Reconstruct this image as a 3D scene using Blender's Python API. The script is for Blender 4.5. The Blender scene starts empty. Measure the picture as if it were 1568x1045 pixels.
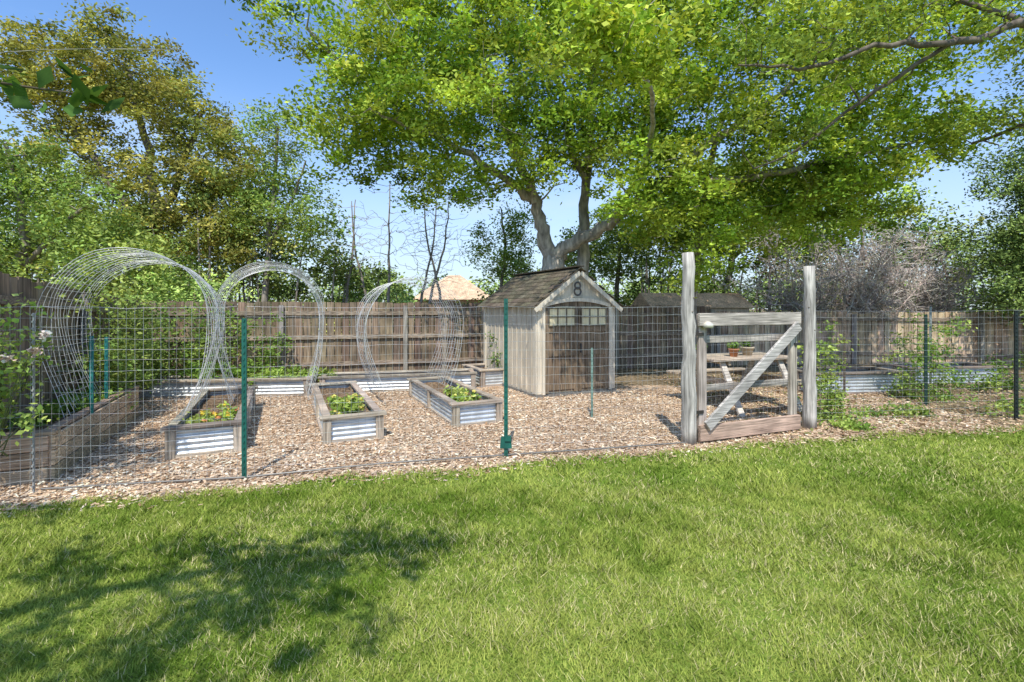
import bpy, math, random
import numpy as np
from mathutils import Vector, Matrix
random.seed(7); rng=np.random.default_rng(11)
scene=bpy.context.scene
scene.view_settings.view_transform='Standard'
scene.view_settings.look='None'
scene.view_settings.exposure=0
COL=scene.collection
U=np.array([-.425,.905,0.]); V_=np.array([.905,.425,0.]); ANG=math.atan2(.425,.905)

# ------------------------------------------------------------ materials
def newmat(name):
    m=bpy.data.materials.new(name); m.use_nodes=True
    nt=m.node_tree; nt.nodes.clear()
    out=nt.nodes.new('ShaderNodeOutputMaterial')
    return m,nt,out
def N(nt,t,**k):
    n=nt.nodes.new(t)
    for a,b in k.items(): setattr(n,a,b)
    return n
def leaf_mat(name,trans=.35,tint=(1.25,1.15,.55)):
    m,nt,out=newmat(name)
    a=N(nt,'ShaderNodeVertexColor'); a.layer_name='Col'
    d=N(nt,'ShaderNodeBsdfDiffuse'); L=nt.links.new
    L(a.outputs[0],d.inputs[0])
    if trans<=0: L(d.outputs[0],out.inputs[0]); return m
    t=N(nt,'ShaderNodeBsdfTranslucent')
    mul=N(nt,'ShaderNodeMix',data_type='RGBA',blend_type='MULTIPLY'); mul.inputs[0].default_value=1
    mul.inputs[7].default_value=(*tint,1)
    L(a.outputs[0],mul.inputs[6]); L(mul.outputs[2],t.inputs[0])
    mx=N(nt,'ShaderNodeMixShader'); mx.inputs[0].default_value=trans
    L(d.outputs[0],mx.inputs[1]); L(t.outputs[0],mx.inputs[2])
    L(mx.outputs[0],out.inputs[0])
    return m
def col_mat(name,rough=.85,metal=0.,nscale=(20,20,20),namt=.5,bump=.3,nscale2=3.,spec=.3):
    m,nt,out=newmat(name); L=nt.links.new
    a=N(nt,'ShaderNodeVertexColor'); a.layer_name='Col'
    tc=N(nt,'ShaderNodeTexCoord'); mp=N(nt,'ShaderNodeMapping'); mp.inputs['Scale'].default_value=nscale
    L(tc.outputs['Object'],mp.inputs[0])
    n1=N(nt,'ShaderNodeTexNoise'); n1.inputs['Scale'].default_value=1; n1.inputs['Detail'].default_value=4
    L(mp.outputs[0],n1.inputs['Vector'])
    n2=N(nt,'ShaderNodeTexNoise'); n2.inputs['Scale'].default_value=nscale2; n2.inputs['Detail'].default_value=4
    L(tc.outputs['Object'],n2.inputs['Vector'])
    r1=N(nt,'ShaderNodeMapRange'); r1.inputs[1].default_value=.3; r1.inputs[2].default_value=.7
    r1.inputs[3].default_value=1-namt; r1.inputs[4].default_value=1+namt*.6
    L(n1.outputs[0],r1.inputs[0])
    r2=N(nt,'ShaderNodeMapRange'); r2.inputs[1].default_value=.3; r2.inputs[2].default_value=.7
    r2.inputs[3].default_value=1-namt*.6; r2.inputs[4].default_value=1+namt*.5
    L(n2.outputs[0],r2.inputs[0])
    mm=N(nt,'ShaderNodeMath',operation='MULTIPLY'); L(r1.outputs[0],mm.inputs[0]); L(r2.outputs[0],mm.inputs[1])
    vm=N(nt,'ShaderNodeVectorMath',operation='SCALE'); L(a.outputs[0],vm.inputs[0]); L(mm.outputs[0],vm.inputs['Scale'])
    p=N(nt,'ShaderNodeBsdfPrincipled'); p.inputs['Roughness'].default_value=rough; p.inputs['Metallic'].default_value=metal
    p.inputs['Specular IOR Level'].default_value=spec
    L(vm.outputs[0],p.inputs['Base Color'])
    if bump>0:
        b=N(nt,'ShaderNodeBump'); b.inputs['Strength'].default_value=bump; b.inputs['Distance'].default_value=.01
        L(n1.outputs[0],b.inputs['Height']); L(b.outputs[0],p.inputs['Normal'])
    L(p.outputs[0],out.inputs[0])
    return m
def ground_mat(name,stops,scale,fine,bump=.6,rough=.95):
    m,nt,out=newmat(name); L=nt.links.new
    tc=N(nt,'ShaderNodeTexCoord')
    n1=N(nt,'ShaderNodeTexNoise'); n1.inputs['Scale'].default_value=scale; n1.inputs['Detail'].default_value=6
    v=N(nt,'ShaderNodeTexVoronoi'); v.inputs['Scale'].default_value=fine
    L(tc.outputs['Object'],n1.inputs['Vector']); L(tc.outputs['Object'],v.inputs['Vector'])
    sep=N(nt,'ShaderNodeSeparateColor'); L(v.outputs['Color'],sep.inputs[0])
    mx=N(nt,'ShaderNodeMix'); mx.inputs[0].default_value=.5
    L(n1.outputs[0],mx.inputs[2]); L(sep.outputs[0],mx.inputs[3])
    cr=N(nt,'ShaderNodeValToRGB'); e=cr.color_ramp.elements
    while len(e)<len(stops): e.new(.5)
    for i,(p_,c) in enumerate(stops): e[i].position=p_; e[i].color=(*c,1)
    L(mx.outputs[0],cr.inputs[0])
    p=N(nt,'ShaderNodeBsdfPrincipled'); p.inputs['Roughness'].default_value=rough; p.inputs['Specular IOR Level'].default_value=.1
    L(cr.outputs[0],p.inputs['Base Color'])
    b=N(nt,'ShaderNodeBump'); b.inputs['Strength'].default_value=bump; b.inputs['Distance'].default_value=.02
    L(mx.outputs[0],b.inputs['Height']); L(b.outputs[0],p.inputs['Normal'])
    L(p.outputs[0],out.inputs[0]); return m

M_leaf=leaf_mat('leaf',.33,(1.25,1.12,.5)); M_far=leaf_mat('far_leaf',0); M_grass=leaf_mat('grass_blade',.15,(1.1,1.05,.6))
M_petal=leaf_mat('petal',.2,(1,1,1))
M_bark=col_mat('bark',.95,0,(14,14,4),.55,.8,2)
M_wv=col_mat('wood_vertical_grain',.9,0,(45,45,2.5),.6,.7,2.5)
M_wh=col_mat('wood_horizontal_grain',.9,0,(3,30,60),.6,.7,2.5)
M_wire=col_mat('galvanised_wire',.4,.3,(9,9,9),.15,.0,3,.5)
M_metal=col_mat('corrugated_steel',.42,.5,(6,6,30),.28,.05,4,.5)
M_paint=col_mat('painted_steel',.45,.0,(30,30,12),.25,.1,5,.5)
M_resin=col_mat('shed_siding',.75,0,(30,30,3),.24,.2,2,.3)
M_shingle=col_mat('shingle',.95,0,(30,30,30),.5,.6,5,.2)
M_chip=col_mat('wood_chip',.9,0,(60,60,60),.2,.0,5,.2)
M_soil=ground_mat('soil',[(.3,(.08,.05,.03)),(.7,(.30,.21,.13))],8,60)
M_mulch=ground_mat('mulch',[(.25,(.20,.125,.07)),(.5,(.46,.32,.21)),(.75,(.68,.53,.38))],3,45,1)
M_dirt=ground_mat('dirt',[(.25,(.10,.075,.045)),(.5,(.20,.155,.09)),(.75,(.30,.23,.15))],1.2,25,.6)
M_lawnbase=ground_mat('lawn_soil',[(.25,(.10,.16,.022)),(.5,(.16,.24,.035)),(.8,(.28,.31,.08))],2,90,.6)
M_terra=col_mat('terracotta',.8,0,(10,10,10),.2,.1,4)

# ------------------------------------------------------------ mesh helpers
def fast_mesh(V,nper,col,name,mat,parent=None):
    V=np.ascontiguousarray(V,dtype=np.float32).reshape(-1,3); n=len(V)
    me=bpy.data.meshes.new(name)
    me.vertices.add(n); me.vertices.foreach_set('co',V.ravel())
    me.loops.add(n); me.loops.foreach_set('vertex_index',np.arange(n,dtype=np.int32))
    me.polygons.add(n//nper); me.polygons.foreach_set('loop_start',np.arange(0,n,nper,dtype=np.int32))
    me.update(calc_edges=True)
    ca=me.color_attributes.new('Col','FLOAT_COLOR','POINT')
    c=np.ones((n,4),dtype=np.float32); c[:,:3]=np.clip(col,0,.85); ca.data.foreach_set('color',c.ravel())
    me.materials.append(mat); me.validate()
    o=bpy.data.objects.new(name,me); COL.objects.link(o)
    if parent: o.parent=parent
    return o
def empty(name,loc=(0,0,0),rz=0):
    e=bpy.data.objects.new(name,None); e.empty_display_size=.2; e.location=loc; e.rotation_euler=(0,0,rz); COL.objects.link(e); return e
class Acc:
    def __init__(s): s.v=[];s.f=[];s.c=[];s.m=[];s.n=0;s.sm=[]
    def add(s,verts,faces,col,mi=0,smooth=False):
        s.v.append(np.asarray(verts,float)); 
        for f in faces: s.f.append([i+s.n for i in f]); s.m.append(mi); s.sm.append(smooth)
        s.c.append(np.tile(np.asarray(col,float),(len(verts),1))); s.n+=len(verts)
    def box(s,c,size,ax=None,col=(.5,.5,.5),mi=0,taper=1.):
        h=np.array(size)/2; 
        P=np.array([[x,y,z] for z in(-1,1) for y in(-1,1) for x in(-1,1)],float)
        P[4:,:2]*=taper
        P=P*h
        if ax is not None: P=P@np.asarray(ax)
        P=P+np.asarray(c)
        s.add(P,[(0,2,3,1),(4,5,7,6),(0,1,5,4),(2,6,7,3),(0,4,6,2),(1,3,7,5)],col,mi)
    def beam(s,a,b,w,t,col,mi=0,up=(0,0,1)):
        a=np.array(a,float);b=np.array(b,float);d=b-a;L=np.linalg.norm(d);x=d/L
        up=np.array(up,float); 
        y=np.cross(up,x); y/=np.linalg.norm(y); z=np.cross(x,y)
        s.box((a+b)/2,(L,t,w),[x,y,z],col,mi)
    def tube(s,path,rad,sides=6,col=(.5,.5,.5),mi=0,smooth=True,wob=0,caps=False):
        P=np.asarray(path,float);n=len(P)
        if np.isscalar(rad): rad=[rad]*n
        T=np.gradient(P,axis=0); T/=np.linalg.norm(T,axis=1)[:,None]+1e-9
        r=np.array([0,0,1.]) if abs(T[0][2])<.9 else np.array([1.,0,0])
        vs=[]; a=np.arange(sides)/sides*2*math.pi
        for i in range(n):
            x=r-T[i]*np.dot(r,T[i]); x/=np.linalg.norm(x)+1e-9; y=np.cross(T[i],x); r=x
            R=rad[i]*(1+ (rng.uniform(-wob,wob,sides) if wob else 0))
            vs.append(P[i]+np.outer(np.cos(a)*R,x)+np.outer(np.sin(a)*R,y))
        fs=[]
        for i in range(n-1):
            for k in range(sides):
                k2=(k+1)%sides; fs.append((i*sides+k,i*sides+k2,(i+1)*sides+k2,(i+1)*sides+k))
        if caps: fs.append(tuple(range(sides))[::-1]); fs.append(tuple((n-1)*sides+k for k in range(sides)))
        s.add(np.vstack(vs),fs,col,mi,smooth)
    def build(s,name,mats,parent=None,bevel=0):
        me=bpy.data.meshes.new(name); V=np.vstack(s.v)
        me.from_pydata(V.tolist(),[],s.f); 
        ca=me.color_attributes.new('Col','FLOAT_COLOR','POINT')
        c=np.ones((len(V),4),dtype=np.float32); c[:,:3]=np.vstack(s.c); ca.data.foreach_set('color',c.ravel())
        for m in (mats if isinstance(mats,list) else [mats]): me.materials.append(m)
        me.polygons.foreach_set('material_index',np.array(s.m,dtype=np.int32))
        me.polygons.foreach_set('use_smooth',np.array(s.sm,dtype=bool)); me.update()
        o=bpy.data.objects.new(name,me); COL.objects.link(o)
        if parent: o.parent=parent
        if bevel:
            b=o.modifiers.new('bevel','BEVEL'); b.width=bevel; b.segments=1; b.limit_method='ANGLE'
        return o
def jit(c,a=.15): 
    k=1+rng.uniform(-a,a); return tuple(np.clip(np.array(c)*k*(1+rng.uniform(-a*.2,a*.2,3)),0,1))
def leaves(cent,size,aspect=.5,up=.7):
    n=len(cent)
    d=rng.normal(size=(n,3)); d[:,2]*=.6; d/=np.linalg.norm(d,axis=1)[:,None]
    q=rng.normal(size=(n,3)); q[:,2]+=up; q[:,1]-=up*.4; s=np.cross(d,q); s/=np.linalg.norm(s,axis=1)[:,None]+1e-9
    L=(size*rng.uniform(.6,1.35,n))[:,None]
    V=np.empty((n,4,3)); V[:,0]=cent-d*L*.5; V[:,1]=cent+s*L*aspect*.5-d*L*.05; V[:,2]=cent+d*L*.5; V[:,3]=cent-s*L*aspect*.5-d*L*.05
    return V.reshape(-1,3)
def clump_leaves(cents,per,rad,size,cols,flat=.7,cvar=.3,aspect=.5):
    C=np.repeat(cents,per,axis=0); n=len(C)
    R=np.repeat(np.broadcast_to(rad,(len(cents),)),per)[:,None]
    P=C+rng.normal(size=(n,3))*R*np.array([.55,.55,.55*flat])
    cols=np.asarray(cols,float); k=len(cols)
    w=rng.random(len(cents)); base=cols[rng.integers(0,k,len(cents))]*(1-.5*w[:,None])+cols[rng.integers(0,k,len(cents))]*(.5*w[:,None])
    base=base*rng.uniform(1-cvar,1+cvar,(len(cents),1))
    c=np.repeat(base,per,axis=0)*rng.uniform(.65,1.3,(n,1))
    Vv=leaves(P,size,aspect)
    return Vv,np.repeat(c,4,axis=0)
def sample_lobes(lobes,n,shell=2.4):
    w=np.array([l[3]*l[4]*l[5]*(l[6] if len(l)>6 else 1) for l in lobes]); w=w/w.sum()
    idx=rng.choice(len(lobes),n,p=w); out=np.empty((n,3))
    for i,k in enumerate(idx):
        l=lobes[k]; d=rng.normal(size=3); d/=np.linalg.norm(d); r=rng.random()**(1/shell)
        out[i]=np.array(l[:3])+d*r*np.array(l[3:6])
    return out
def smooth_path(pts,n=5):
    P=np.array(pts,float); out=[]
    for i in range(len(P)-1):
        p0=P[max(i-1,0)];p1=P[i];p2=P[i+1];p3=P[min(i+2,len(P)-1)]
        for t in np.linspace(0,1,n,endpoint=False):
            out.append(.5*((2*p1)+(-p0+p2)*t+(2*p0-5*p1+4*p2-p3)*t*t+(-p0+3*p1-3*p2+p3)*t**3))
    out.append(P[-1]); return np.array(out)
def tree(name,limbs,lobes,ncl,per,crad,lsize,cols,bark=(.16,.13,.10),brfrac=.7,shell=2.4,flat=.7,cvar=.3,brs=1.,aspect=.5,extra_twigs=0,mat=None):
    root=empty(name,tuple(limbs[0][0][0]))
    off=np.array(limbs[0][0][0],float)
    A=Acc(); nodes=[];nr=[]
    for pts,r0,r1 in limbs:
        P=smooth_path(pts,5); n=len(P); P[1:-1]+=rng.normal(size=(n-2,3))*min(r0,.12)*.24
        R=np.linspace(0,1,n); R=r0+(r1-r0)*R**.8
        if pts[0][2]<.05: R[0]*=1.5; R[1]*=1.15
        A.tube(P-off,R,9,jit(bark,.1),wob=.08)
        for p,r in zip(P[2:],R[2:]): nodes.append(p);nr.append(r)
    C=sample_lobes(lobes,ncl,shell)
    nn=len(C); sel=C[rng.random(nn)<brfrac]
    if extra_twigs: sel=np.vstack([sel,sample_lobes(lobes,extra_twigs,shell*1.5)])
    NP=np.array(nodes); dist=np.array([np.min(np.linalg.norm(NP-c,axis=1)) for c in sel])
    for ci in np.argsort(dist):
        c=sel[ci]; NP=np.array(nodes); D=np.linalg.norm(NP-c,axis=1)+ (NP[:,2]>c[2]+.1)*.4
        j=int(np.argmin(D)); a=NP[j]; L=np.linalg.norm(c-a)
        if L<.12: continue
        k=max(3,int(L/.3)+2); t=np.linspace(0,1,k)[:,None]
        P=a+(c-a)*t; P+=np.sin(t*math.pi)*rng.normal(size=3)*L*.12; P[1:-1]+=rng.normal(size=(k-2,3))*.05*min(L,1.2)
        ra=min(nr[j]*.75,(.012+.018*L)*brs); R=np.linspace(ra,.005*brs,k)
        A.tube(P-off,R,5 if ra>.02 else 3,jit(bark,.2))
        for p,r in zip(P[1:],R[1:]): nodes.append(p);nr.append(max(r,.006))
    A.build(name+'_trunk_and_branches',M_bark,root)
    if per:
        Vv,c=clump_leaves(C-off,per,crad*rng.uniform(.6,1.3,len(C)),lsize,cols,flat,cvar,aspect)
        fast_mesh(Vv,4,c,name+'_foliage',mat or M_leaf,root)
    return root

# ------------------------------------------------------------ lawn edge
ex=np.array([-30,-6,-3.73,-2.1,.1,1.8,3.46,6.36,12,30]); ey=np.array([2.6,3.1,3.52,4.02,4.6,5.02,5.45,6.0,6.4,7.])
def edge(x): return np.interp(x,ex,ey)+.05*np.sin(x*3.1)+.03*np.sin(x*7.7+1)
def vnoise(x,y,s,seed):
    r=np.random.default_rng(seed).random((128,128)); x=x/s+40;y=y/s+40
    i=np.floor(x).astype(int);j=np.floor(y).astype(int);fx=x-i;fy=y-j
    fx=fx*fx*(3-2*fx);fy=fy*fy*(3-2*fy);i%=127;j%=127
    return r[i,j]*(1-fx)*(1-fy)+r[i+1,j]*fx*(1-fy)+r[i,j+1]*(1-fx)*fy+r[i+1,j+1]*fx*fy

def sheet(name,pts,z,mat):
    me=bpy.data.meshes.new(name); me.from_pydata([(x,y,z) for x,y in pts],[],[list(range(len(pts)))]); me.materials.append(mat)
    o=bpy.data.objects.new(name,me); COL.objects.link(o); return o
sheet('ground',[(-300,-300),(300,-300),(300,300),(-300,300)],0,M_dirt)
def strip(name,xs,ylo,yhi,z,mat):
    v=[];f=[]
    for x,a,b in zip(xs,ylo,yhi): v+= [(x,a,z),(x,b,z)]
    for i in range(len(xs)-1): f.append((2*i,2*i+2,2*i+3,2*i+1))
    me=bpy.data.meshes.new(name); me.from_pydata(v,[],f); me.materials.append(mat)
    o=bpy.data.objects.new(name,me); COL.objects.link(o); return o
xs=np.linspace(-25,25,400)
strip('lawn',xs,np.full(400,-25.),edge(xs),.012,M_lawnbase)
xs2=np.linspace(-7,6.2,200); strip('mulch_bed',xs2,edge(xs2)-.15,np.full(200,9.2),.006,M_mulch)

# grass
def grass(n,ylo,yhi,wid,h,w):
    y=ylo+(yhi-ylo)*rng.random(n); x=rng.uniform(-1,1,n)*(wid*y+.6)
    k=y<edge(x)+rng.normal(size=n)*.05; x=x[k];y=y[k];n=len(x)
    hh=h*rng.uniform(.5,1.4,n)*(.5+1.0*vnoise(x,y,.18,3)); ww=w*rng.uniform(.6,1.3,n)
    lean=rng.uniform(.4,1.7,n)*hh; la=rng.uniform(0,2*math.pi,n); a=la+math.pi/2+rng.normal(size=n)*.6
    V=np.empty((n,3,3)); cx=np.cos(a)*ww/2; sy=np.sin(a)*ww/2
    V[:,0]=np.stack([x-cx,y-sy,np.full(n,.010)],1); V[:,1]=np.stack([x+cx,y+sy,np.full(n,.010)],1)
    V[:,2]=np.stack([x+np.cos(la)*lean,y+np.sin(la)*lean,.012+hh],1)
    q=vnoise(x,y,1.1,5)*.55+vnoise(x,y,.25,6)*.4+vnoise(x,y,.07,8)*.45
    g1=np.array([.125,.21,.024]);g2=np.array([.40,.455,.10]);g3=np.array([.62,.56,.28])
    t=np.clip((q-.38)*1.7+rng.normal(size=n)*.22,0,1)[:,None]
    c=g1*(1-t)+g2*t
    dry=(rng.random(n)<.05+.12*(vnoise(x,y,.8,12)>.6))[:,None]; c=np.where(dry,g3,c)*rng.uniform(.65,1.25,(n,1))
    return V.reshape(-1,3),np.repeat(c,3,axis=0)
parts=[grass(140000,1.5,2.7,1.25,.027,.0048),grass(160000,2.7,4.0,1.25,.029,.0065),grass(110000,4.0,6.4,1.25,.032,.010)]
fast_mesh(np.vstack([p[0] for p in parts]),3,np.vstack([p[1] for p in parts]),'grass',M_grass)

# mulch chips
def chips(n,f,name,size,cols):
    P=f(n); n=len(P); d=rng.normal(size=(n,3)); d[:,2]*=.18; d/=np.linalg.norm(d,axis=1)[:,None]
    q=rng.normal(size=(n,3))*.3; q[:,2]+=1; s=np.cross(d,q); s/=np.linalg.norm(s,axis=1)[:,None]
    L=(size*rng.uniform(.3,1.6,n))[:,None]; W=L*rng.uniform(.2,.55,(n,1))
    V=np.empty((n,4,3)); V[:,0]=P-d*L*.5-s*W*.4; V[:,1]=P-d*L*.5+s*W*.5; V[:,2]=P+d*L*.5+s*W*.3; V[:,3]=P+d*L*.5-s*W*.5
    cols=np.array(cols); c=cols[rng.integers(0,len(cols),n)]*rng.uniform(.65,1.2,(n,1))
    c=c*(.78+.4*vnoise(P[:,0],P[:,1],.7,21))[:,None]
    return fast_mesh(V.reshape(-1,3),4,np.repeat(c,4,axis=0),name,M_chip)
def fm(n):
    y=rng.random(n)**1.4*5.3+3.4; x=rng.uniform(-6.5,6.2,n); k=(y>edge(x)-.08+rng.normal(size=n)*.09)
    return np.stack([x,y,rng.uniform(.008,.024,n)],1)[k]
chips(130000,fm,'mulch_chips',.030,[(.74,.54,.36),(.83,.66,.48),(.60,.41,.25),(.85,.74,.58),(.34,.21,.12),(.74,.55,.37),(.80,.65,.50)])
def fl(n):
    x=rng.uniform(3,14,n); y=edge(x)+rng.random(n)*5-.15
    return np.stack([x,y,rng.uniform(.012,.03,n)],1)
chips(30000,fl,'leaf_litter',.042,[(.50,.36,.22),(.64,.48,.31),(.27,.17,.09),(.22,.23,.08)])
def ft(n):
    x=rng.uniform(-4,7,n); y=edge(x)+rng.normal(size=n)*.12-.06
    return np.stack([x,y,rng.uniform(.03,.04,n)],1)
chips(1100,ft,'fallen_leaves',.03,[(.6,.44,.28),(.7,.55,.38),(.36,.22,.12)])

# ------------------------------------------------------------ picket fences
def picket_fence(name,pts,hs,side,col,rails=(.35,1.0),bw=.14):
    A=Acc()
    for i in range(len(pts)-1):
        a=np.array([*pts[i],0.]);b=np.array([*pts[i+1],0.]);L=np.linalg.norm(b-a);x=(b-a)/L;nrm=np.array([-x[1],x[0],0])*side
        n=int(L/(bw+.006)); 
        for k in range(n):
            t=(k+.5)/n; h=(hs[i]*(1-t)+hs[i+1]*t)+rng.normal()*.012; c=a+(b-a)*t
            w=bw*rng.uniform(.92,1.0)
            A.box(c+[0,0,h/2]+nrm*rng.uniform(-.004,.004),(w,.018,h),[x,nrm,(0,0,1)],jit(col,.3),0)
        m=max(1,int(round(L/2.3)))
        for k in range(m+1):
            t=k/m; c=a+(b-a)*t+nrm*.065; h=(hs[i]*(1-t)+hs[i+1]*t)-.06
            A.box(c+[0,0,h/2],(.085,.085,h),[x,nrm,(0,0,1)],jit((.3,.27,.23),.2),0)
        for r in rails:
            z1=r*hs[i];z2=r*hs[i+1]
            A.beam(a+nrm*.032+[0,0,z1],b+nrm*.032+[0,0,z2],.085,.038,jit((.34,.27,.2),.1),1)
    return A.build(name,[M_wv,M_wh])
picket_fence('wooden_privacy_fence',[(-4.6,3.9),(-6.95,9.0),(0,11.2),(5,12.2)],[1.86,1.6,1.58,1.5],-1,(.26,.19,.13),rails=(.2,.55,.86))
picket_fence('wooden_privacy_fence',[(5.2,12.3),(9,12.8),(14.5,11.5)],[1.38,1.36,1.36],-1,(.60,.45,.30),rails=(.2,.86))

# ------------------------------------------------------------ wire fence
def wire_panel(A,a,b,h,dx=.06,dz=.085,r=.0012,col=(.48,.49,.48),sag=.01):
    a=np.array([*a,0.]);b=np.array([*b,0.]);L=np.linalg.norm(b-a);n=max(2,int(L/dx));nrm=np.array([-(b-a)[1],(b-a)[0],0])/L
    ts=np.linspace(0,1,n+1); wv=np.sin(ts*9+a[0])*.02+np.sin(ts*23)*.006
    m=int(h/dz)
    for i,t in enumerate(ts):
        p=a+(b-a)*t+nrm*wv[i]; A.tube([p+[0,0,.02],p+[0,0,h/2]+nrm*rng.normal()*.006,p+[0,0,h]],r,3,jit(col,.25))
    for j in range(m+1):
        z=.02+(h-.02)*j/m; P=np.array([a+(b-a)*t+nrm*w+[0,0,z+rng.normal()*.003-sag*math.sin(t*math.pi)] for t,w in zip(ts,wv)])
        A.tube(P[::2] if len(P[::2])>1 else P,r*(1.5 if j==m else 1.05),3,jit(col,.25))
A=Acc()
wire_panel(A,(-4.62,3.55),(-3.8,3.9),1.5); wire_panel(A,(-3.8,3.9),(-2.31,4.2),1.5); wire_panel(A,(-2.3,4.2),(-.06,4.84),1.5)
wire_panel(A,(-.05,4.84),(1.88,5.27),1.5)
wire_panel(A,(3.72,5.98),(6.7,6.45),1.45,dx=.1); wire_panel(A,(6.7,6.45),(9.5,6.6),1.45,dx=.1)
A.tube([(-3.8,3.9,.03),(-3.3,4.03,.02),(-2.31,4.17,.03),(-1.2,4.48,.05),(-.06,4.8,.03),(1,5.0,.04),(1.9,5.24,.03)],.008,5,(.22,.21,.19))
A.build('wire_mesh_fence',M_wire)

def t_post(name,x,y,h,col,w=.022,spade=False):
    A=Acc()
    A.box((x,y,h/2),(w*1.5,.006,h),None,col); A.box((x,y+w*.5+.0035,h/2),(.006,w,h),None,col)
    for k in range(int(h/.055)): A.box((x,y-.007,.06+k*.055),(.012,.009,.016),None,jit(col,.1))
    if spade: 
        A.box((x,y-.013,.16),(.12,.006,.12),None,col,taper=.8); A.box((x+.02,y-.02,.2),(.06,.02,.05),None,jit(col,.2))
    return A.build(name,M_paint)
TG=(.012,.11,.085)
t_post('green_fence_post',-2.31,4.17,1.40,TG,.028); t_post('green_fence_post',-.06,4.79,1.58,TG,.026,True)
t_post('green_fence_post',1.08,6.53,.94,(.16,.26,.22),.02)
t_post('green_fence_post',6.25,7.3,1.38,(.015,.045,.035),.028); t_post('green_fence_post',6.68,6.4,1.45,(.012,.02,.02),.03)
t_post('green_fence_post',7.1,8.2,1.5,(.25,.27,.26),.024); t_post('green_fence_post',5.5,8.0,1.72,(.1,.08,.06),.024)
t_post('green_fence_post',-3.83,3.87,1.45,(.3,.31,.3),.008)
t_post('green_fence_post',-4.7,5.6,1.15,(.03,.2,.19),.024); t_post('green_fence_post',-4.35,5.0,1.2,(.03,.2,.19),.024)

# ------------------------------------------------------------ gate posts + gate
def old_post(name,x,y,h,w):
    A=Acc(); n=14
    zs=np.linspace(0,h,n)
    path=[(x+rng.normal()*.005,y+rng.normal()*.005,z) for z in zs]
    A.tube(path,[w*.62*(1.08-.24*z/h) for z in zs],10,(.47,.44,.39),0,True,.10,caps=True)
    for k in range(4):
        z=h*rng.uniform(.2,.95); a=rng.uniform(-2.6,-.5); cx,cy=math.cos(a)*w*.5,math.sin(a)*w*.5
        A.tube([(x+cx,y+cy,z),(x+cx*1.12,y+cy*1.12,z+.004)],.011,6,(.24,.2,.16),caps=True)
    return A.build(name,M_wv)
old_post('weathered_wood_gate_post',1.93,5.29,2.09,.125); old_post('weathered_wood_gate_post',3.66,5.95,2.0,.115)
G=empty('wooden_garden_gate',(2.03,5.30,0),math.atan2(.60,1.53))
GW=1.5; gc=(.42,.37,.31)
A=Acc()
A.box((.06,0,.72),(.105,.045,1.40),None,jit(gc)); A.box((GW-.05,0,.70),(.105,.045,1.36),None,jit(gc))
A.build('gate_stiles',M_wv,G,.004)
A=Acc()
A.box((GW/2,-.045,1.36),(GW+.04,.04,.14),None,(.46,.41,.35)); A.box((GW/2,-.044,.12),(GW+.02,.042,.17),None,(.46,.33,.25))
A.box((GW/2,.02,1.14),(GW-.24,.03,.085),None,(.40,.36,.31)); 
A.box((GW/2,.022,.6),(GW-.24,.028,.07),None,(.40,.36,.31))
A.build('gate_rails',M_wh,G,.004)
A=Acc(); A.beam((.06,-.085,.20),(GW-.05,-.085,1.28),.12,.034,(.47,.44,.40)); A.build('gate_brace',M_wh,G,.004)
A=Acc()
for i in range(20):
    x=.13+i*(GW-.26)/19; A.tube([(x,-.0,.2),(x,0,1.3)],.0013,3,(.45,.45,.44))
for j in range(12): 
    z=.22+j*.095; A.tube([(.1,0,z),(GW-.1,0,z)],.0013,3,(.45,.45,.44))
A.tube([(.08,-.075,1.27),(.08,-.075,1.31),(.08,-.075,1.34)],[.055,.06,.02],12,(.7,.66,.55),caps=True)
for z in (.35,1.2): A.box((-.02,-.03,z),(.16,.012,.035),None,(.06,.05,.045))
A.box((GW+.02,-.03,1.05),(.14,.015,.03),None,(.05,.05,.05))
A.build('gate_wire_and_hardware',M_wire,G)

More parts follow.
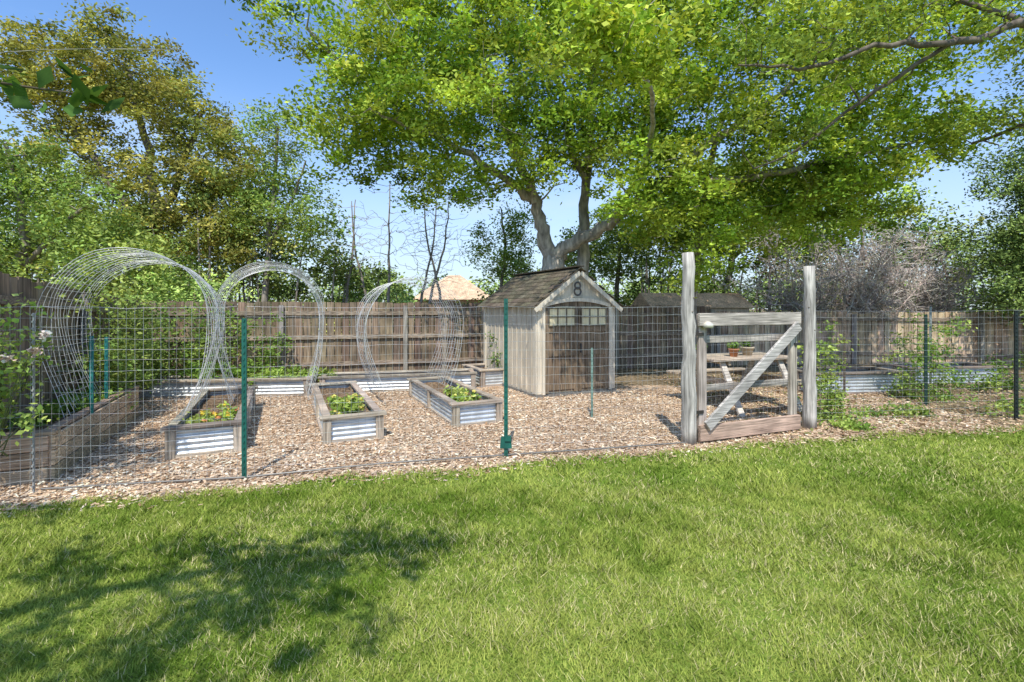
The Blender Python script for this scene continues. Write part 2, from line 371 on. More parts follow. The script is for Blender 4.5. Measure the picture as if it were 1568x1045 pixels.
# ------------------------------------------------------------ raised beds
def raised_bed(name,x,y,w,l,h,wood=(.44,.37,.29),metal=True,rz=ANG,dark_end=False):
    E=empty(name,(x,y,0),rz)
    A=Acc()
    for px in (0,w):
        for py in (0,l/2,l) : A.box((px,py,h/2),(.085,.085,h-.004),None,jit(wood))
    A.build('corner_posts',M_wv,E,.004)
    A=Acc(); t=.03
    A.box((w/2,0,h+t/2-.0),(w+.15,.12,t),None,jit((.22,.18,.15) if dark_end else wood,.2)); A.box((w/2,l,h+t/2),(w+.15,.12,t),None,jit(wood,.2))
    for px in (0,w): A.box((px,l/2,h+t/2+.003),(.085,l-.124,t),None,jit(wood,.25))
    if not metal:
        nb=3
        for k in range(nb):
            z=h*(k+.5)/nb
            for px in (-.055,w+.055): A.box((px,l/2,z),(.03,l+.1,h/nb-.008),None,jit(wood,.25))
            for py in (-.055,l+.055): A.box((w/2,py,z),(w+.06,.03,h/nb-.008),None,jit(wood,.25))
    else:
        for py in (-.02,l+.02): A.box((w/2,py,.022),(w-.09,.035,.045),None,jit(wood))
        for px in (-.02,w+.02): A.box((px,l/2,.022),(.035,l-.09,.045),None,jit(wood))
    A.build('timber_frame',M_wh,E,.004)
    if metal:
        A=Acc(); n=28; zs=np.linspace(.04,h-.005,n); off=np.sin(zs/.055*2*math.pi)*.011
        def panel(p0,p1,nv):
            vs=[];
            for z,o in zip(zs,off): vs+= [np.array([*p0,z])+np.array(nv)*o,np.array([*p1,z])+np.array(nv)*o]
            A.add(vs,[(2*i,2*i+1,2*i+3,2*i+2) for i in range(n-1)],(.62,.66,.68),0,True)
        panel((0.04,-.005),(w-.04,-.005),(0,1,0)); panel((.04,l),(w-.04,l),(0,1,0))
        panel((-.005,.04),(-.005,l-.04),(1,0,0)); panel((w+.005,.04),(w+.005,l-.04),(1,0,0))
        A.build('corrugated_panels',M_metal,E)
    me=bpy.data.meshes.new('soil'); nx,ny=8,24; v=[];f=[]
    for j in range(ny):
        for i in range(nx): v.append((.03+(w-.06)*i/(nx-1),.03+(l-.06)*j/(ny-1),h-.06+rng.normal()*.008))
    for j in range(ny-1):
        for i in range(nx-1): f.append((j*nx+i,j*nx+i+1,(j+1)*nx+i+1,(j+1)*nx+i))
    me.from_pydata(v,[],f); me.materials.append(M_soil); o=bpy.data.objects.new('soil',me); COL.objects.link(o); o.parent=E
    return E
def plant_patch(name,c,ext,n,per,size,cols,flow=None,nf=40,rad=.07,h=.12,rz=ANG,flsize=.035,aspect=.55):
    E=empty(name,c,rz)
    P=np.stack([rng.uniform(-ext[0],ext[0],n),rng.uniform(-ext[1],ext[1],n),rng.uniform(.0,h,n)*rng.random(n)**.5],1)
    A=Acc()
    for p in P[::2]: A.tube([(p[0]*.9,p[1]*.9,-.06),p*[.95,.95,.6],p],.0025,3,(.1,.16,.04))
    A.build('stems',M_bark,E)
    Vv,cc=clump_leaves(P,per,rad,size,cols,.8,.25,aspect); fast_mesh(Vv,4,cc,'foliage',M_leaf,E)
    if flow:
        Q=P[rng.integers(0,n,nf)]+rng.normal(size=(nf,3))*[.04,.04,.02]+[0,0,.04]
        Vv,cc=clump_leaves(Q,7,flsize*.5,flsize,flow,.5,.1,.9); fast_mesh(Vv,4,cc,'flowers',M_petal,E)
    return E
GRN=[(.19,.31,.06),(.25,.38,.08),(.13,.23,.05)]
LIM=[(.36,.48,.11),(.26,.40,.08),(.44,.52,.15)]
raised_bed('raised_garden_bed',-3.36,4.76,.58,2.4,.29,dark_end=True)
raised_bed('raised_garden_bed',-2.02,5.28,.56,2.5,.27)
raised_bed('raised_garden_bed',-.70,6.02,.58,2.3,.27)
raised_bed('raised_garden_bed',-4.62,3.9,.66,2.55,.40,metal=False,wood=(.48,.36,.25))
raised_bed('raised_garden_bed',-4.75,3.25,.42,.5,.3,wood=(.2,.17,.14))
raised_bed('raised_garden_bed',-6.05,7.85,2.6,.5,.27,rz=math.atan2(.3,2.4)); raised_bed('raised_garden_bed',-3.25,8.3,2.6,.5,.27,rz=math.atan2(.55,2.4))
raised_bed('raised_garden_bed',-.55,9.0,1.0,.9,.3)
raised_bed('raised_garden_bed',5.1,8.2,1.7,.7,.35,rz=.1,wood=(.3,.25,.2))
raised_bed('raised_garden_bed',7.6,9.2,1.9,.7,.32,rz=.1,wood=(.3,.25,.2))
def bedpt(x,y,a,b,z): p=np.array([x,y,z])+V_*a+U*b; return tuple(p)
plant_patch('marigold_plants',bedpt(-3.36,4.76,.3,.45,.24),(.17,.25),16,34,.055,LIM,[(.85,.6,.08),(.8,.35,.15)],22,rad=.06)
plant_patch('lettuce_plants',bedpt(-2.02,5.28,.28,.8,.22),(.16,.5),26,32,.065,LIM,[(.8,.7,.2)],14,rad=.06)
plant_patch('lettuce_plants',bedpt(-.7,6.02,.3,.6,.22),(.17,.35),20,32,.065,LIM,[(.8,.7,.2)],10,rad=.06)
plant_patch('herb_plants',(-3.9,8.45,.22),(.7,.15),34,60,.07,LIM,None,rad=.1,h=.2)
plant_patch('herb_plants',(-5.0,8.2,.22),(.5,.15),22,60,.07,GRN,None,rad=.1,h=.35)
plant_patch('strawberry_plants',(-4.85,5.3,.36),(.25,.9),22,50,.07,GRN,None,rad=.1,h=.15)
plant_patch('bed_shrub',(-.1,9.5,.3),(.25,.25),30,60,.06,GRN,None,rad=.12,h=.8)

# ------------------------------------------------------------ trellis arches
def arch(name,cx,cy,r,apex,foot,z0,length=1.25,nh=9,dl=.11):
    A=Acc(); c=np.array([cx,cy,0.])
    zc=apex-r
    prof=[]
    for t in np.linspace(0,1,8,endpoint=False): prof.append((-foot-(r-foot)*math.sin(t*math.pi/2),z0+(zc-z0)*t))
    for a in np.linspace(math.pi,0,19): prof.append((r*math.cos(a),zc+r*math.sin(a)))
    for t in np.linspace(1,0,9)[1:]: prof.append((foot+(r-foot)*math.sin(t*math.pi/2),z0+(zc-z0)*t))
    prof=np.array(prof)
    seg=np.r_[0,np.cumsum(np.linalg.norm(np.diff(prof,axis=0),axis=1))]
    def pt(s,l):
        x=np.interp(s,seg,prof[:,0]); z=np.interp(s,seg,prof[:,1])
        return c+V_*(x+.015*math.sin(s*5+l*7))+U*(l+.04*math.sin(s*2+l*3))+[0,0,z-.02*l+.01*math.sin(l*9+s)]
    S=np.linspace(0,seg[-1],44)
    for k in range(nh):
        l=length*k/(nh-1); A.tube([pt(s,l) for s in S],.0032,4,jit((.66,.67,.66),.15))
    m=int(seg[-1]/dl)
    for k in range(m+1):
        s=seg[-1]*k/m; A.tube([pt(s,l) for l in np.linspace(0,length,4)],.0026,3,jit((.60,.61,.60),.15))
    return A.build(name,M_wire)
arch('wire_trellis_arch',-3.98,5.0,.72,2.10,.48,.32,1.5,15,.1)
arch('wire_trellis_arch',-3.14,6.3,.66,2.08,.46,.25,1.25,12,.1)
arch('wire_trellis_arch',-1.42,7.3,.74,1.95,.5,.25,1.4,12,.1)

# ------------------------------------------------------------ shed
S=empty('garden_shed',(.41,7.93,0),ANG)
W,D,H,AP=1.55,2.3,1.55,2.13; beige=(.60,.53,.41); trim=(.67,.60,.47)
A=Acc()
v=[(0,0,.05),(W,0,.05),(W,0,H),(W/2,0,AP),(0,0,H),(0,D,.05),(W,D,.05),(W,D,H),(W/2,D,AP),(0,D,H)]
A.add(v,[(0,1,2,3,4),(6,5,9,8,7),(5,0,4,9),(1,6,7,2)],beige)
for k in range(1,12):
    y=D*k/12; A.box((-.006,y,.8),(.012,.03,1.46),None,beige); A.box((W+.006,y,.8),(.012,.03,1.46),None,beige)
A.box((W/2,D/2,.025),(W+.06,D+.06,.05),None,(.2,.19,.17))
A.build('walls',M_resin,S)
A=Acc()
for x in (.045,W-.045): A.box((x,-.012,.79),(.09,.024,1.46),None,trim)
A.box((-.012,.05,.79),(.024,.1,1.46),None,trim)
A.box((-.012,D-.05,.79),(.024,.1,1.46),None,trim)
A.build('corner_trim',M_resin,S)
A=Acc(); sl=math.atan2(AP-H,W/2); ov=.11
for sgn in (-1,1):
    ridge=np.array([W/2,0,AP+.03]); e=np.array([W/2+sgn*(W/2+ov),0,AP+.03-(W/2+ov)*math.tan(sl)])
    rows=9
    for k in range(rows):
        a=ridge+(e-ridge)*k/rows; b=ridge+(e-ridge)*(k+1.15)/rows
        for j in range(10):
            y0=-.12+(D+.24)*j/10+ (k%2)*.08; y1=y0+(D+.24)/10-.006
            y0=max(y0,-.12);y1=min(y1,D+.12)
            if y1-y0<.02: continue
            q=[a+[0,y0,.01],b+[0,y0,.024],b+[0,y1,.024],a+[0,y1,.01],a+[0,y0,-.005],b+[0,y0,.012],b+[0,y1,.012],a+[0,y1,-.005]]
            A.add(q,[(0,1,2,3),(7,6,5,4),(0,4,5,1),(3,2,6,7),(1,5,6,2)],jit((.135,.115,.08),.3))
A.box((W/2,D/2,AP+.055),(.14,D+.24,.02),None,(.12,.10,.07))
A.build('shingle_roof',M_shingle,S)
A=Acc()
for sgn in (-1,1): A.beam((W/2+sgn*.01,-.105,AP-.055),(W/2+sgn*(W/2+.09),-.105,AP-.055-(W/2+.08)*math.tan(sl)),.07,.02,trim)
A.build('bargeboards',M_resin,S)
dx0,dx1=.13,W-.15; dm=(dx0+dx1)/2; hw=(dx1-dx0)/2
def archz(x): return 1.50+.09*(1-((x-dm)/hw)**2)
A=Acc(); dc=(.21,.155,.10)
for (a,b) in ((dx0,dm-.006),(dm+.006,dx1)):
    nb=4
    for q in range(nb):
        xa=a+(b-a)*q/nb+.003; xb=a+(b-a)*(q+1)/nb-.003
        A.add([(xa,-.03,.08),(xb,-.03,.08),(xb,-.03,archz(xb)),(xa,-.03,archz(xa)),(xa,0,.08),(xb,0,.08),(xb,0,archz(xb)),(xa,0,archz(xa))],[(0,1,2,3),(0,4,5,1),(1,5,6,2),(2,6,7,3),(3,7,4,0)],jit(dc,.1))
    for z in (.16,.72,1.12): A.box(((a+b)/2,-.037,z),(b-a-.02,.016,.09),None,dc)
    for x in (a+.035,b-.035): A.box((x,-.038,.75),(.06,.018,1.36),None,dc)
A.build('double_doors',M_wv,S)
A=Acc(); 
xsn=np.linspace(dx0-.03,dx1+.03,15)
for i in range(14):
    x0,x1=xsn[i],xsn[i+1]; A.beam((x0,-.03,archz(x0)+.03),(x1+.004,-.03,archz(x1)+.03),.06,.05,trim)
for x in (dx0-.03,dx1+.03): A.box((x,-.03,.77),(.05,.05,1.44),None,trim)
A.build('door_frame',M_resin,S)
A=Acc()
for cx in (dm-hw*.5,dm+hw*.5):
    ww=hw*.40
    xx=np.linspace(cx-ww,cx+ww,9); vs=[];
    for x in xx: vs+=[(x,-.05,1.18),(x,-.05,min(archz(x)-.05,1.50))]
    A.add(vs,[(2*i,2*i+2,2*i+3,2*i+1) for i in range(8)],(.66,.58,.36))
    for x in np.linspace(cx-ww,cx+ww,4): A.box((x,-.056,1.325),(.02,.012,.29),None,(.14,.11,.07),1)
    for z in (1.18,1.33,1.475): A.box((cx,-.058,z),(2*ww,.012,.018),None,(.14,.11,.07),1)
A.build('door_windows',[M_resin,M_paint],S)
A=Acc()
for z,r in ((1.86,.055),(1.76,.065)):
    A.tube([(W/2+r*math.cos(t),-.02,z+r*math.sin(t)) for t in np.linspace(0,2*math.pi,17)],.016,6,(.10,.09,.08))
A.box((W/2,-.008,1.81),(.2,.016,.3),None,(.5,.45,.35))
A.box((dm+.05,-.06,.8),(.02,.03,.16),None,(.05,.05,.05))
A.build('gable_ornament_and_handle',M_paint,S)

# ------------------------------------------------------------ neighbouring buildings
def building(name,x,y,w,d,h,hr,rz,wall,roof,hip=True,ov=.4):
    E=empty(name,(x,y,0),rz); A=Acc()
    A.box((0,0,h/2),(w,d,h),None,wall); A.build('walls',M_resin,E)
    A=Acc(); W2,D2=w/2+ov,d/2+ov; rx=W2-D2*.95 if hip else W2
    rx=max(rx,.05)
    v=[(-W2,-D2,h-.03),(W2,-D2,h-.03),(W2,D2,h-.03),(-W2,D2,h-.03),(-rx,0,h+hr),(rx,0,h+hr)]
    A.add(v,[(0,1,5,4),(1,2,5),(2,3,4,5),(3,0,4),(3,2,1,0)],roof); A.build('roof',M_shingle,E)
    A=Acc(); A.box((-w*.2,-d/2-.02,h*.55),(w*.14,.04,h*.4),None,(.05,.06,.07)); A.box((w*.25,-d/2-.02,h*.42),(w*.1,.04,h*.8),None,(.2,.16,.12)); A.build('window_and_door',M_paint,E)
building('neighbour_house',-2.75,23,3.2,2.8,1.85,1.15,.1,(.5,.42,.32),(.70,.50,.33),ov=.25)
building('neighbour_shed',4.95,13.45,2.7,1.3,1.5,.38,.15,(.6,.48,.33),(.72,.46,.27),hip=False,ov=.12)

# ------------------------------------------------------------ picnic table
T=empty('picnic_table',(3.45,7.35,0),ANG*.6); wc=(.46,.38,.29)
A=Acc()
for k in range(5): A.box((0,-.3+k*.15,.74),(1.45,.135,.035),None,jit(wc))
for s in (-1,1):
    for k in range(2): A.box((0,s*(.62+k*.14),.44),(1.45,.125,.035),None,jit(wc))
A.build('top_and_benches',M_wh,T,.004)
A=Acc()
for x in (-.5,.5):
    for s in (-1,1): A.beam((x+s*.02,s*.68,0),(x+s*.02,s*.26,.72),.085,.035,(.66,.6,.52),up=(1,0,0))
    A.beam((x+.06,-.75,.40),(x+.06,.75,.40),.085,.035,jit(wc)); A.beam((x+.06,-.34,.70),(x+.06,.34,.70),.085,.035,jit(wc))
A.build('a_frame_legs',M_wh,T)
def pot(name,x,y,z,r,h,col):
    E=empty(name,(x,y,z)); A=Acc()
    A.tube([(0,0,0),(0,0,h*.8),(0,0,h*.8+.001),(0,0,h),(0,0,h),(0,0,h*.9)],[r*.7,r,r*1.12,r*1.12,r*.95,r*.9],14,col,caps=True); A.build('pot',M_terra,E)
    P=rng.normal(size=(8,3))*[r*.45,r*.45,.02]+[0,0,h+.05]; Vv,cc=clump_leaves(P,22,.05,.045,GRN); fast_mesh(Vv,4,cc,'foliage',M_leaf,E)
pot('flower_pot',3.3,7.2,.758,.07,.12,(.45,.2,.1)); pot('flower_pot',3.6,7.4,.758,.09,.13,(.5,.42,.3)); pot('flower_pot',2.85,7.3,.758,.05,.1,(.4,.2,.12))

# ------------------------------------------------------------ trees
ELM=[(.41,.55,.08),(.30,.45,.06),(.52,.62,.11),(.18,.30,.045)]
OLV=[(.38,.37,.09),(.28,.31,.08),(.50,.46,.13),(.19,.24,.065)]
DKG=[(.17,.24,.07),(.24,.33,.09),(.12,.18,.05)]
MID=[(.30,.43,.11),(.21,.33,.08),(.40,.48,.13)]
tree('elm_tree',[
 ([(1.0,11.2,0),(.95,11.15,1.2),(.92,11.1,2.3),(1.0,11.1,2.75)],.36,.25),
 ([(.93,11.1,2.5),(.72,10.9,3.1),(.5,10.7,3.8),(.0,10.4,5.0),(-.6,10.2,6.6)],.21,.06),
 ([(.5,10.7,3.8),(-.2,10.4,4.3),(-1.4,10.2,5.0),(-2.8,10,5.9),(-4.2,9.9,7.2)],.12,.03),
 ([(.95,11.1,2.6),(1.4,10.8,2.95),(2.1,10.4,3.3),(3.0,10,4.0),(4.3,9.6,5.0),(5.6,9.4,6.0)],.19,.05),
 ([(1.5,11.4,0),(1.65,11.3,2.4),(1.65,11.2,3.6),(1.75,11,5.0),(1.9,10.7,7.4)],.2,.06),
 ([(1.7,11,4.3),(1.2,10.6,5.4),(.8,10.2,7.2)],.1,.03),
 ([(3.0,10,4.0),(4.5,9.8,4.1),(6.2,9.8,4.4),(8.3,9.9,4.9)],.11,.03),
 ([(2.1,10.4,3.3),(2.5,9.2,4.2),(2.2,7.6,4.8),(1.4,6.2,4.8)],.08,.02),
 ([(-1.4,10.2,5.0),(-2.2,9.5,5.1),(-2.6,8.8,5.1)],.06,.015),
 ([(4.5,12,0),(4.35,11.5,2),(4.2,10.6,4),(4.4,10,5.5)],.13,.05)],
 [(-2.5,10.4,6.3,1.7,1.9,1.8),(-3.3,10.2,4.9,1.2,1.3,1.0),(-.5,10.4,6.9,2.1,2.2,1.9),(-1.5,10.4,4.4,1.5,1.3,.8,1.4),(.3,10.2,4.9,1.7,1.5,1.0),
  (2.3,10.2,6.1,2.1,2.2,1.8),(2.8,9.4,3.8,1.4,1.2,1.0,1.6),(3.9,10.0,3.1,1.0,.8,1.3,1.8),(4.7,9.4,5.7,2.2,2.0,1.8),(6.3,9.9,4.4,1.6,1.6,1.1),
  (5.4,10.4,3.6,1.4,1,1.0,1.5),(7.3,10.5,3.8,1.3,1,.9,1.4),
  (8.0,10.2,4.9,1.6,1.5,.9),(6.9,9,6.6,2,2,1.2),(0,10.5,8.7,3.6,3,1.2,.6),(4.2,10.5,8.6,3.2,3,1.2,.6),(-4.5,9.9,7.5,.9,.8,.8),
  (1.3,5.9,4.8,.9,.5,.4,4.5),(-2.4,8.8,5.1,1.7,.7,.5,2.2),(-.2,8.2,5.2,1.3,.6,.5,1.8),(9.4,10.5,5.3,.8,1,.7)],
 1750,110,.34,.10,ELM,bark=(.40,.36,.31),brs=1.2,flat=.6,cvar=.5,shell=2.9,extra_twigs=120)
tree('live_oak_tree',[
 ([(10.2,6.2,0),(10.1,6.2,1.8),(9.6,6.2,3.4),(8.8,6.1,4.4)],.33,.15),
 ([(8.8,6.1,4.4),(7.6,6.0,4.75),(6.3,6.0,5.0),(5.4,6.0,4.72),(4.5,6.0,4.72),(3.6,6.1,4.5),(2.9,6.2,4.6)],.08,.012),
 ([(6.3,6.0,5.05),(5.2,6.2,5.6),(4.2,6.3,5.8)],.04,.012),
 ([(5.4,6.0,4.75),(4.6,6.4,4.2),(4.0,6.8,3.7),(3.5,7,3.5)],.03,.01),
 ([(8.8,6.1,4.4),(8.0,7,4.3),(7.6,8,4.2)],.06,.02),
 ([(9.6,6.2,3.4),(9.9,7,5),(9,8,6.5)],.15,.04)],
 [(5.4,6.2,5.3,1.5,.8,.5),(3.6,6.3,4.9,.9,.7,.5),(7.2,6.6,5.3,1.2,.9,.5),(7.6,7.4,4.3,.7,.8,.35,1.2),(4.6,6.4,4.6,.6,.6,.35),(9.5,7.5,6,1.5,1.5,1),(3.8,6.9,4.0,.7,.5,.5)],
 230,80,.25,.07,[(.16,.24,.05),(.26,.35,.07),(.36,.47,.08)],bark=(.17,.14,.11),brs=1,extra_twigs=120)
tree('oak_tree',[
 ([(-10.4,14.2,0),(-10.5,14.2,2.5),(-10.3,14,4.2),(-10.6,14,6),(-10.9,13.8,8.2)],.3,.06),
 ([(-10.4,14,3.8),(-9.6,13.8,5),(-9.0,13.6,6.2),(-8.6,13.5,7)],.14,.04),
 ([(-10.4,14.1,3.2),(-11.6,14,5),(-12.8,14,7),(-13.4,14,8.6)],.16,.04),
 ([(-10.3,14,4.2),(-9,13.8,4.4),(-7.8,13.6,4.9)],.1,.03)],
 [(-13.2,14,8.0,1.7,1.5,1.5),(-11.0,14,8.2,1.6,1.5,1.2),(-11.4,14,9.4,.8,1,.6),(-9.5,13.8,7.0,1.2,1.4,1.1),(-8.6,13.6,6.0,1.2,1.3,.8),(-7.7,13.4,5.0,1.1,1.3,.8),(-9.6,13.6,4.9,1.6,1.4,.7),(-12.3,14,5.6,1.6,1.4,1.2),(-9.0,13.4,3.6,1.7,1.2,1.0),(-14.8,14,8.6,1,1,1.2),(-7.0,13.2,3.4,1.1,1,.9)],
 540,110,.36,.11,OLV,bark=(.17,.15,.12),brs=1.3,shell=3.4,cvar=.5,flat=.6,extra_twigs=120)
tree('cedar_elm_tree',[
 ([(-6.7,13,0),(-6.6,13,2.6),(-6.4,13,4.6),(-6.3,13,6.3)],.11,.03),([(-6.5,13,3.2),(-5.9,13,4.4),(-5.5,12.9,5.4)],.06,.02)],
 [(-6.4,13,5.8,.9,.8,1.2),(-6.0,13,4.3,1.0,.9,1.0),(-7,13,4.2,.8,.8,.9),(-5.2,13,3.7,.7,.8,.9)],150,75,.32,.09,MID,brs=.9,bark=(.27,.24,.2))
tree('hackberry_tree',[
 ([(-11,10.6,0),(-10.8,10.6,2),(-10.6,10.5,3.4),(-10.9,10.4,5)],.16,.04),([(-10.7,10.6,2.4),(-9.6,10.5,3.4),(-8.8,10.4,4)],.07,.02)],
 [(-11.2,10.6,4.2,1.5,1.2,1.2),(-9.6,10.6,3.4,1.3,1.1,.9),(-11.4,10.2,2.5,1.4,1.1,.8),(-8.4,10.4,2.6,1.0,.9,.8),(-7.6,10.2,2.2,.8,.7,.7)],300,100,.34,.09,MID,brs=1,bark=(.27,.23,.18),extra_twigs=60,cvar=.45)
for i,(x,y,h) in enumerate([(-4.1,14.2,4.6),(-3.5,13.6,5.0),(-2.9,14.5,4.7),(-2.5,13.4,4.4),(-1.9,14.2,4.9),(-4.9,14,4.6),(9.2,13.6,4.2),(10.8,13.7,4.0),(7.4,13.9,4.3)]):
    dx=rng.normal()*.35
    tree('bare_tree',[([(x,y,0),(x+dx*.4,y,h*.4),(x+dx,y,h*.7),(x+dx*1.2,y,h)],.06,.012)],[(x+dx,y,h*.72,1.15,.6,h*.28)],120,0,.3,.07,MID,bark=(.34,.30,.26),brfrac=1,brs=1.0)
tree('young_elm_tree',[([(-.3,13.5,0),(-.35,13.5,1.6),(-.2,13.4,3.2),(-.3,13.3,4.2)],.07,.02)],
 [(-.4,13.4,3.0,.9,.6,1.0),(.2,13.4,3.8,.7,.6,.6)],70,70,.26,.08,MID,brs=.8,bark=(.27,.23,.19))
tree('background_elm_tree',[([(7.0,16,0),(7.1,16,2.2),(7.4,15.9,4),(7.2,15.8,5.8)],.16,.04),([(7.2,16,3),(8.6,15.8,4.4),(9.8,15.6,5.2)],.08,.02)],
 [(7,15.8,5.2,1.8,1.2,1.2),(9.4,15.6,4.9,1.8,1.1,1.1),(5.2,15.8,4.4,1.4,1.1,1.1),(8,15.6,3.6,2.2,1,.8),(11.6,15.6,4.6,1.4,1,1.0)],330,85,.40,.11,ELM,brs=1.2,bark=(.22,.19,.15),mat=M_far)
tree('background_elm_tree',[([(3.4,15.6,0),(3.4,15.6,2.2),(3.5,15.5,4)],.12,.04)],
 [(3.4,15.5,3.6,1.3,1,1.2),(2.2,15.5,3.2,.8,.8,.9)],110,85,.36,.10,MID,brs=1,bark=(.22,.19,.15),mat=M_far)
tree('juniper_tree',[([(12.6,11.6,0),(12.6,11.6,2),(12.5,11.5,3.5),(12.6,11.5,5.6)],.16,.03)],
 [(12.6,11.6,4.6,1.2,1.1,1.0),(13,11.4,3.2,1.5,1.2,1.1),(11.8,11.6,3.0,.8,.9,.8),(12.9,11.6,5.8,.7,.7,.7),(12.3,11.2,1.9,1.5,1,.8)],290,105,.32,.08,DKG,bark=(.22,.18,.14),extra_twigs=60,mat=M_far,cvar=.45)
tree('juniper_tree',[([(15,13,0),(15,13,2),(15,13,4),(15,13,6.2)],.16,.03)],
 [(15,13,5,1.4,1.1,1.4),(15,13,3.2,1.7,1.2,1.3)],180,95,.4,.10,DKG,bark=(.22,.18,.14),mat=M_far)
# dead grey brush
A=Acc()
for k in range(80):
    b=np.array([rng.uniform(7.6,12.2),rng.uniform(12.9,14.0),.8+rng.random()*.6]); tip=b+[rng.normal()*.9,rng.normal()*.4-.2,rng.uniform(.5,2.2)]
    P=smooth_path([b,(b+tip)/2+rng.normal(size=3)*.15,tip],4); A.tube(P,np.linspace(.03,.006,len(P)),4,jit((.50,.43,.37),.3))
    for q in range(20):
        p=P[rng.integers(2,len(P))]; d=rng.normal(size=3)*.42; d[2]+=.15
        m=p+d*.5+rng.normal(size=3)*.06
        A.tube([p,m,p+d],[.010,.008,.004],3,jit((.58,.51,.45),.35))
        for z in range(3): A.tube([m,m+rng.normal(size=3)*.18],[.006,.004],3,jit((.62,.55,.49),.35))
A.build('dead_brush',M_bark)

# understory behind the fence
def topz(x):
    return np.interp(x,[-18,-9,-7,-5.6,-5,-3.4,-3.0,-.9,-.3,3,4,9,12,20],[5,4.9,4.6,4.0,3.2,2.4,1.7,1.7,3.0,3.6,5.2,5.2,4.6,5])
def mass(name,n,y0,y1,x0,x1,tz,per,crad,ls,cols,zmin=.3,stems=60):
    E=empty(name,((x0+x1)/2,(y0+y1)/2,0)); off=np.array(E.location)
    x=rng.uniform(x0,x1,n); y=rng.uniform(y0,y1,n); t=tz(x*15/y)*(.75+.35*vnoise(x,y*0,1.1,9))
    z=zmin+(t-zmin)*rng.random(n)**.8
    C=np.stack([x,y,z],1)-off
    Vv,c=clump_leaves(C,per,crad*rng.uniform(.6,1.3,n),ls,cols,.75,.5); fast_mesh(Vv,4,c*1.1,'foliage',M_far,E)
    A=Acc()
    for k in range(stems):
        i=rng.integers(0,n); p=C[i]; b=np.array([p[0]+rng.normal()*.4,p[1],0]); A.tube(smooth_path([b,(b+p)/2+rng.normal(size=3)*.15,p],3),np.linspace(.05,.012,7),5,jit((.34,.30,.25),.2))
    A.build('stems',M_bark,E)
mass('understory_shrubs',560,12.8,16,-16,-4.6,topz,90,.36,.12,MID+OLV+DKG,stems=90)
mass('understory_shrubs',170,13.5,17,-5,3.0,topz,90,.36,.11,MID+DKG)
mass('understory_shrubs',540,14.5,17.5,3,18,topz,90,.40,.12,DKG+MID+[(.34,.33,.10)],stems=90)
mass('distant_tree_line',600,28,36,-38,38,lambda x:3.4+x*0,55,.9,.28,DKG+MID,stems=30)
mass('fence_line_shrubs',70,9.6,11.2,-9.5,-6.2,lambda x:2.6+x*0,90,.3,.08,MID+LIM,zmin=1.3,stems=8)

# shrubs along the fences / vines / roses
plant_patch('climbing_vine',(-5.55,7.0,.3),(.14,1.5),110,55,.06,MID+DKG,None,rad=.18,h=1.75,rz=.43)
plant_patch('climbing_vine',(-6.0,8.9,.2),(.9,.14),90,55,.06,MID+GRN,None,rad=.18,h=1.7,rz=.3)
plant_patch('climbing_vine',(-4.75,9.3,.2),(.4,.12),26,50,.06,GRN,None,rad=.14,h=1.3,rz=.3)
plant_patch('climbing_vine',(4.1,6.35,.0),(.22,.1),45,40,.05,LIM+MID,None,rad=.12,h=1.4,rz=.15)
plant_patch('garden_shrub',(6.8,7.9,.0),(.5,.3),75,38,.055,MID+GRN,None,rad=.12,h=1.4,rz=.15)
plant_patch('garden_shrub',(8.6,8.6,.0),(.5,.3),26,40,.06,MID+GRN,None,rad=.13,h=.7,rz=.15)
plant_patch('ground_cover_plants',(5.0,6.6,.0),(1.1,.22),34,34,.05,MID+GRN,None,rad=.09,h=.14,rz=.15)
plant_patch('ground_cover_plants',(4.15,5.95,.0),(.25,.15),16,30,.05,LIM+GRN,None,rad=.07,h=.12,rz=.15)
plant_patch('ground_cover_plants',(7.6,6.9,.0),(1.2,.3),34,34,.06,MID,None,rad=.1,h=.25,rz=.15)
R=empty('rose_bush',(-4.15,3.85,.3)); A=Acc(); tips=[]
for k in range(20):
    t=np.array([rng.normal()*.3,rng.normal()*.2,rng.uniform(.3,1.25)]); P=smooth_path([(rng.normal()*.05,rng.normal()*.05,0),t*.5+rng.normal(size=3)*.06,t],4)
    A.tube(P,np.linspace(.007,.003,len(P)),4,(.13,.15,.06)); tips+=[t,P[5],P[6],P[4]]
fl_=np.array([(.12,-.10,1.0),(.02,-.1,1.12),(.48,-.05,.98),(.42,-.08,.86),(.25,-.12,.8),(-.05,-.1,1.22),(.1,-.12,.6)])
for q in fl_: A.tube(smooth_path([(0,0,0),q*.6+[0,0,.1],q],4),np.linspace(.006,.003,9),4,(.16,.2,.07)); tips+=[q-[.02,0,.05],q*.85]
A.build('canes',M_bark,R); tips=np.array(tips)
Vv,cc=clump_leaves(tips,16,.10,.05,LIM+MID,1,.2,.6); fast_mesh(Vv,4,cc,'foliage',M_leaf,R)
Vv,cc=clump_leaves(fl_,36,.03,.036,[(.85,.50,.46),(.88,.66,.58)],.9,.1,.9); fast_mesh(Vv,4,cc,'blooms',M_petal,R)

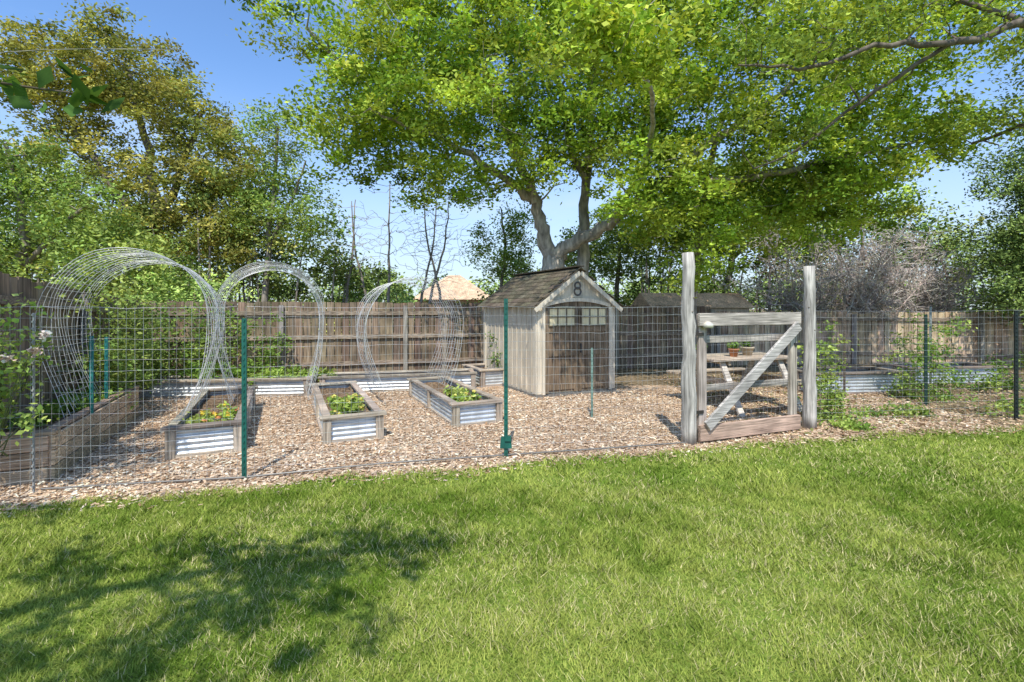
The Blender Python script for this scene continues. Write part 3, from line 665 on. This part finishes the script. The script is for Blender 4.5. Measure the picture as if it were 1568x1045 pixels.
# tree beside the camera: shades the lawn and bed, one leafy branch reaches into view top left
tree('shade_tree',[
 ([(-4.6,-2.4,0),(-4.5,-2.3,1.8),(-4.2,-2,3.2),(-3.6,-1.4,4.2)],.22,.1),
 ([(-3.6,-1.4,4.2),(-2.8,-.7,4.5),(-1.8,-.2,4.6),(-.9,0,4.6)],.08,.02),
 ([(-4.2,-2,3.2),(-4.6,-.5,4),(-4.8,1.2,4.3)],.08,.02),
 ([(-2.8,-.7,4.5),(-2.4,.2,3.8),(-2.1,.9,2.9),(-1.95,1.4,2.35)],.02,.005)],
 [(-2.2,-.2,4.3,1.2,.5,.4),(-1.1,0,4.4,.6,.5,.3),(-1.7,-.8,4.5,1.1,.35,.3),(-4.4,2.1,4.4,1.0,.9,.5,1.5),(-4.0,.3,4.6,.7,.5,.4),(-3.3,-1.7,5,1.2,.7,.7)],
 220,50,.15,.08,MID,bark=(.15,.12,.1))
B=empty('leafy_branch',(-1.95,1.4,2.35)); A=Acc()
P=smooth_path([(0,0,0),(.12,.08,-.1),(.3,.15,-.13),(.55,.2,-.15)],5); A.tube(P,np.linspace(.007,.003,len(P)),5,(.12,.1,.07))
P2=smooth_path([(.0,.02,0),(.12,.05,-.15),(.26,.1,-.27)],5); A.tube(P2,np.linspace(.006,.003,len(P2)),5,(.12,.1,.07)); 
P3=smooth_path([(.12,.08,-.1),(.4,.2,.0),(.75,.35,.08)],4); A.tube(P3,.0015,4,(.4,.38,.3)); A.build('twigs',M_bark,B)
Q=np.vstack([P[np.repeat(np.arange(5,len(P)),4)],P2[np.repeat(np.arange(4,len(P2)),4)]]); Q=Q+rng.normal(size=Q.shape)*.035
c=np.array([(.06,.12,.03)])*rng.uniform(.7,1.8,(len(Q),1)); fast_mesh(leaves(Q,.09,.5,1.5),4,np.repeat(c,4,axis=0),'foliage',M_leaf,B)

# ------------------------------------------------------------ world, sun, camera
w=bpy.data.worlds.new('World'); scene.world=w; w.use_nodes=True; nt=w.node_tree; nt.nodes.clear(); L=nt.links.new
sky=N(nt,'ShaderNodeTexSky'); sky.sky_type='NISHITA'; sky.sun_disc=False; sky.sun_elevation=math.radians(57); sky.sun_rotation=math.radians(184)
sky.air_density=1.0; sky.dust_density=.6; sky.ozone_density=2.
mu=N(nt,'ShaderNodeMix',data_type='RGBA',blend_type='MULTIPLY'); mu.inputs[0].default_value=1; mu.inputs[7].default_value=(1.15,1.42,1.7,1)
L(sky.outputs[0],mu.inputs[6])
tc=N(nt,'ShaderNodeTexCoord'); mp=N(nt,'ShaderNodeMapping'); mp.inputs['Scale'].default_value=(1.5,1.5,5)
nz=N(nt,'ShaderNodeTexNoise'); nz.inputs['Scale'].default_value=1.6; nz.inputs['Detail'].default_value=5; nz.inputs['Roughness'].default_value=.6
L(tc.outputs['Generated'],mp.inputs[0]); L(mp.outputs[0],nz.inputs['Vector'])
mr=N(nt,'ShaderNodeMapRange'); mr.inputs[1].default_value=.54; mr.inputs[2].default_value=.8; mr.inputs[3].default_value=0; mr.inputs[4].default_value=.4
L(nz.outputs[0],mr.inputs[0])
mx=N(nt,'ShaderNodeMix',data_type='RGBA'); L(mr.outputs[0],mx.inputs[0]); L(mu.outputs[2],mx.inputs[6]); mx.inputs[7].default_value=(6.5,6.8,7.2,1)
sx=N(nt,'ShaderNodeSeparateXYZ'); L(tc.outputs['Generated'],sx.inputs[0])
hz=N(nt,'ShaderNodeMapRange'); hz.interpolation_type='SMOOTHSTEP'; hz.inputs[1].default_value=0; hz.inputs[2].default_value=.42; hz.inputs[3].default_value=.75; hz.inputs[4].default_value=0
L(sx.outputs[2],hz.inputs[0])
m3=N(nt,'ShaderNodeMix',data_type='RGBA'); L(hz.outputs[0],m3.inputs[0]); L(mx.outputs[2],m3.inputs[6]); m3.inputs[7].default_value=(5.0,5.7,6.4,1)
bg=N(nt,'ShaderNodeBackground'); bg.inputs[1].default_value=.15; L(m3.outputs[2],bg.inputs[0])
wo=N(nt,'ShaderNodeOutputWorld'); L(bg.outputs[0],wo.inputs[0])
sl_=bpy.data.lights.new('sun','SUN'); sl_.energy=5; sl_.angle=math.radians(.5); sl_.color=(1,.94,.84)
so=bpy.data.objects.new('sun',sl_); COL.objects.link(so); so.location=(0,-10,15)
el=math.radians(57); az=math.radians(4)
so.rotation_euler=Vector((math.sin(az)*math.cos(el),math.cos(az)*math.cos(el),-math.sin(el))).to_track_quat('-Z','Y').to_euler()
cd=bpy.data.cameras.new('camera'); cam=bpy.data.objects.new('camera',cd); COL.objects.link(cam)
cam.location=(0,0,1.5); cam.rotation_euler=(math.radians(90),0,0); cd.sensor_width=36; cd.lens=17; cd.shift_y=-.0335; cd.clip_end=1000; cd.clip_start=.05
scene.camera=cam
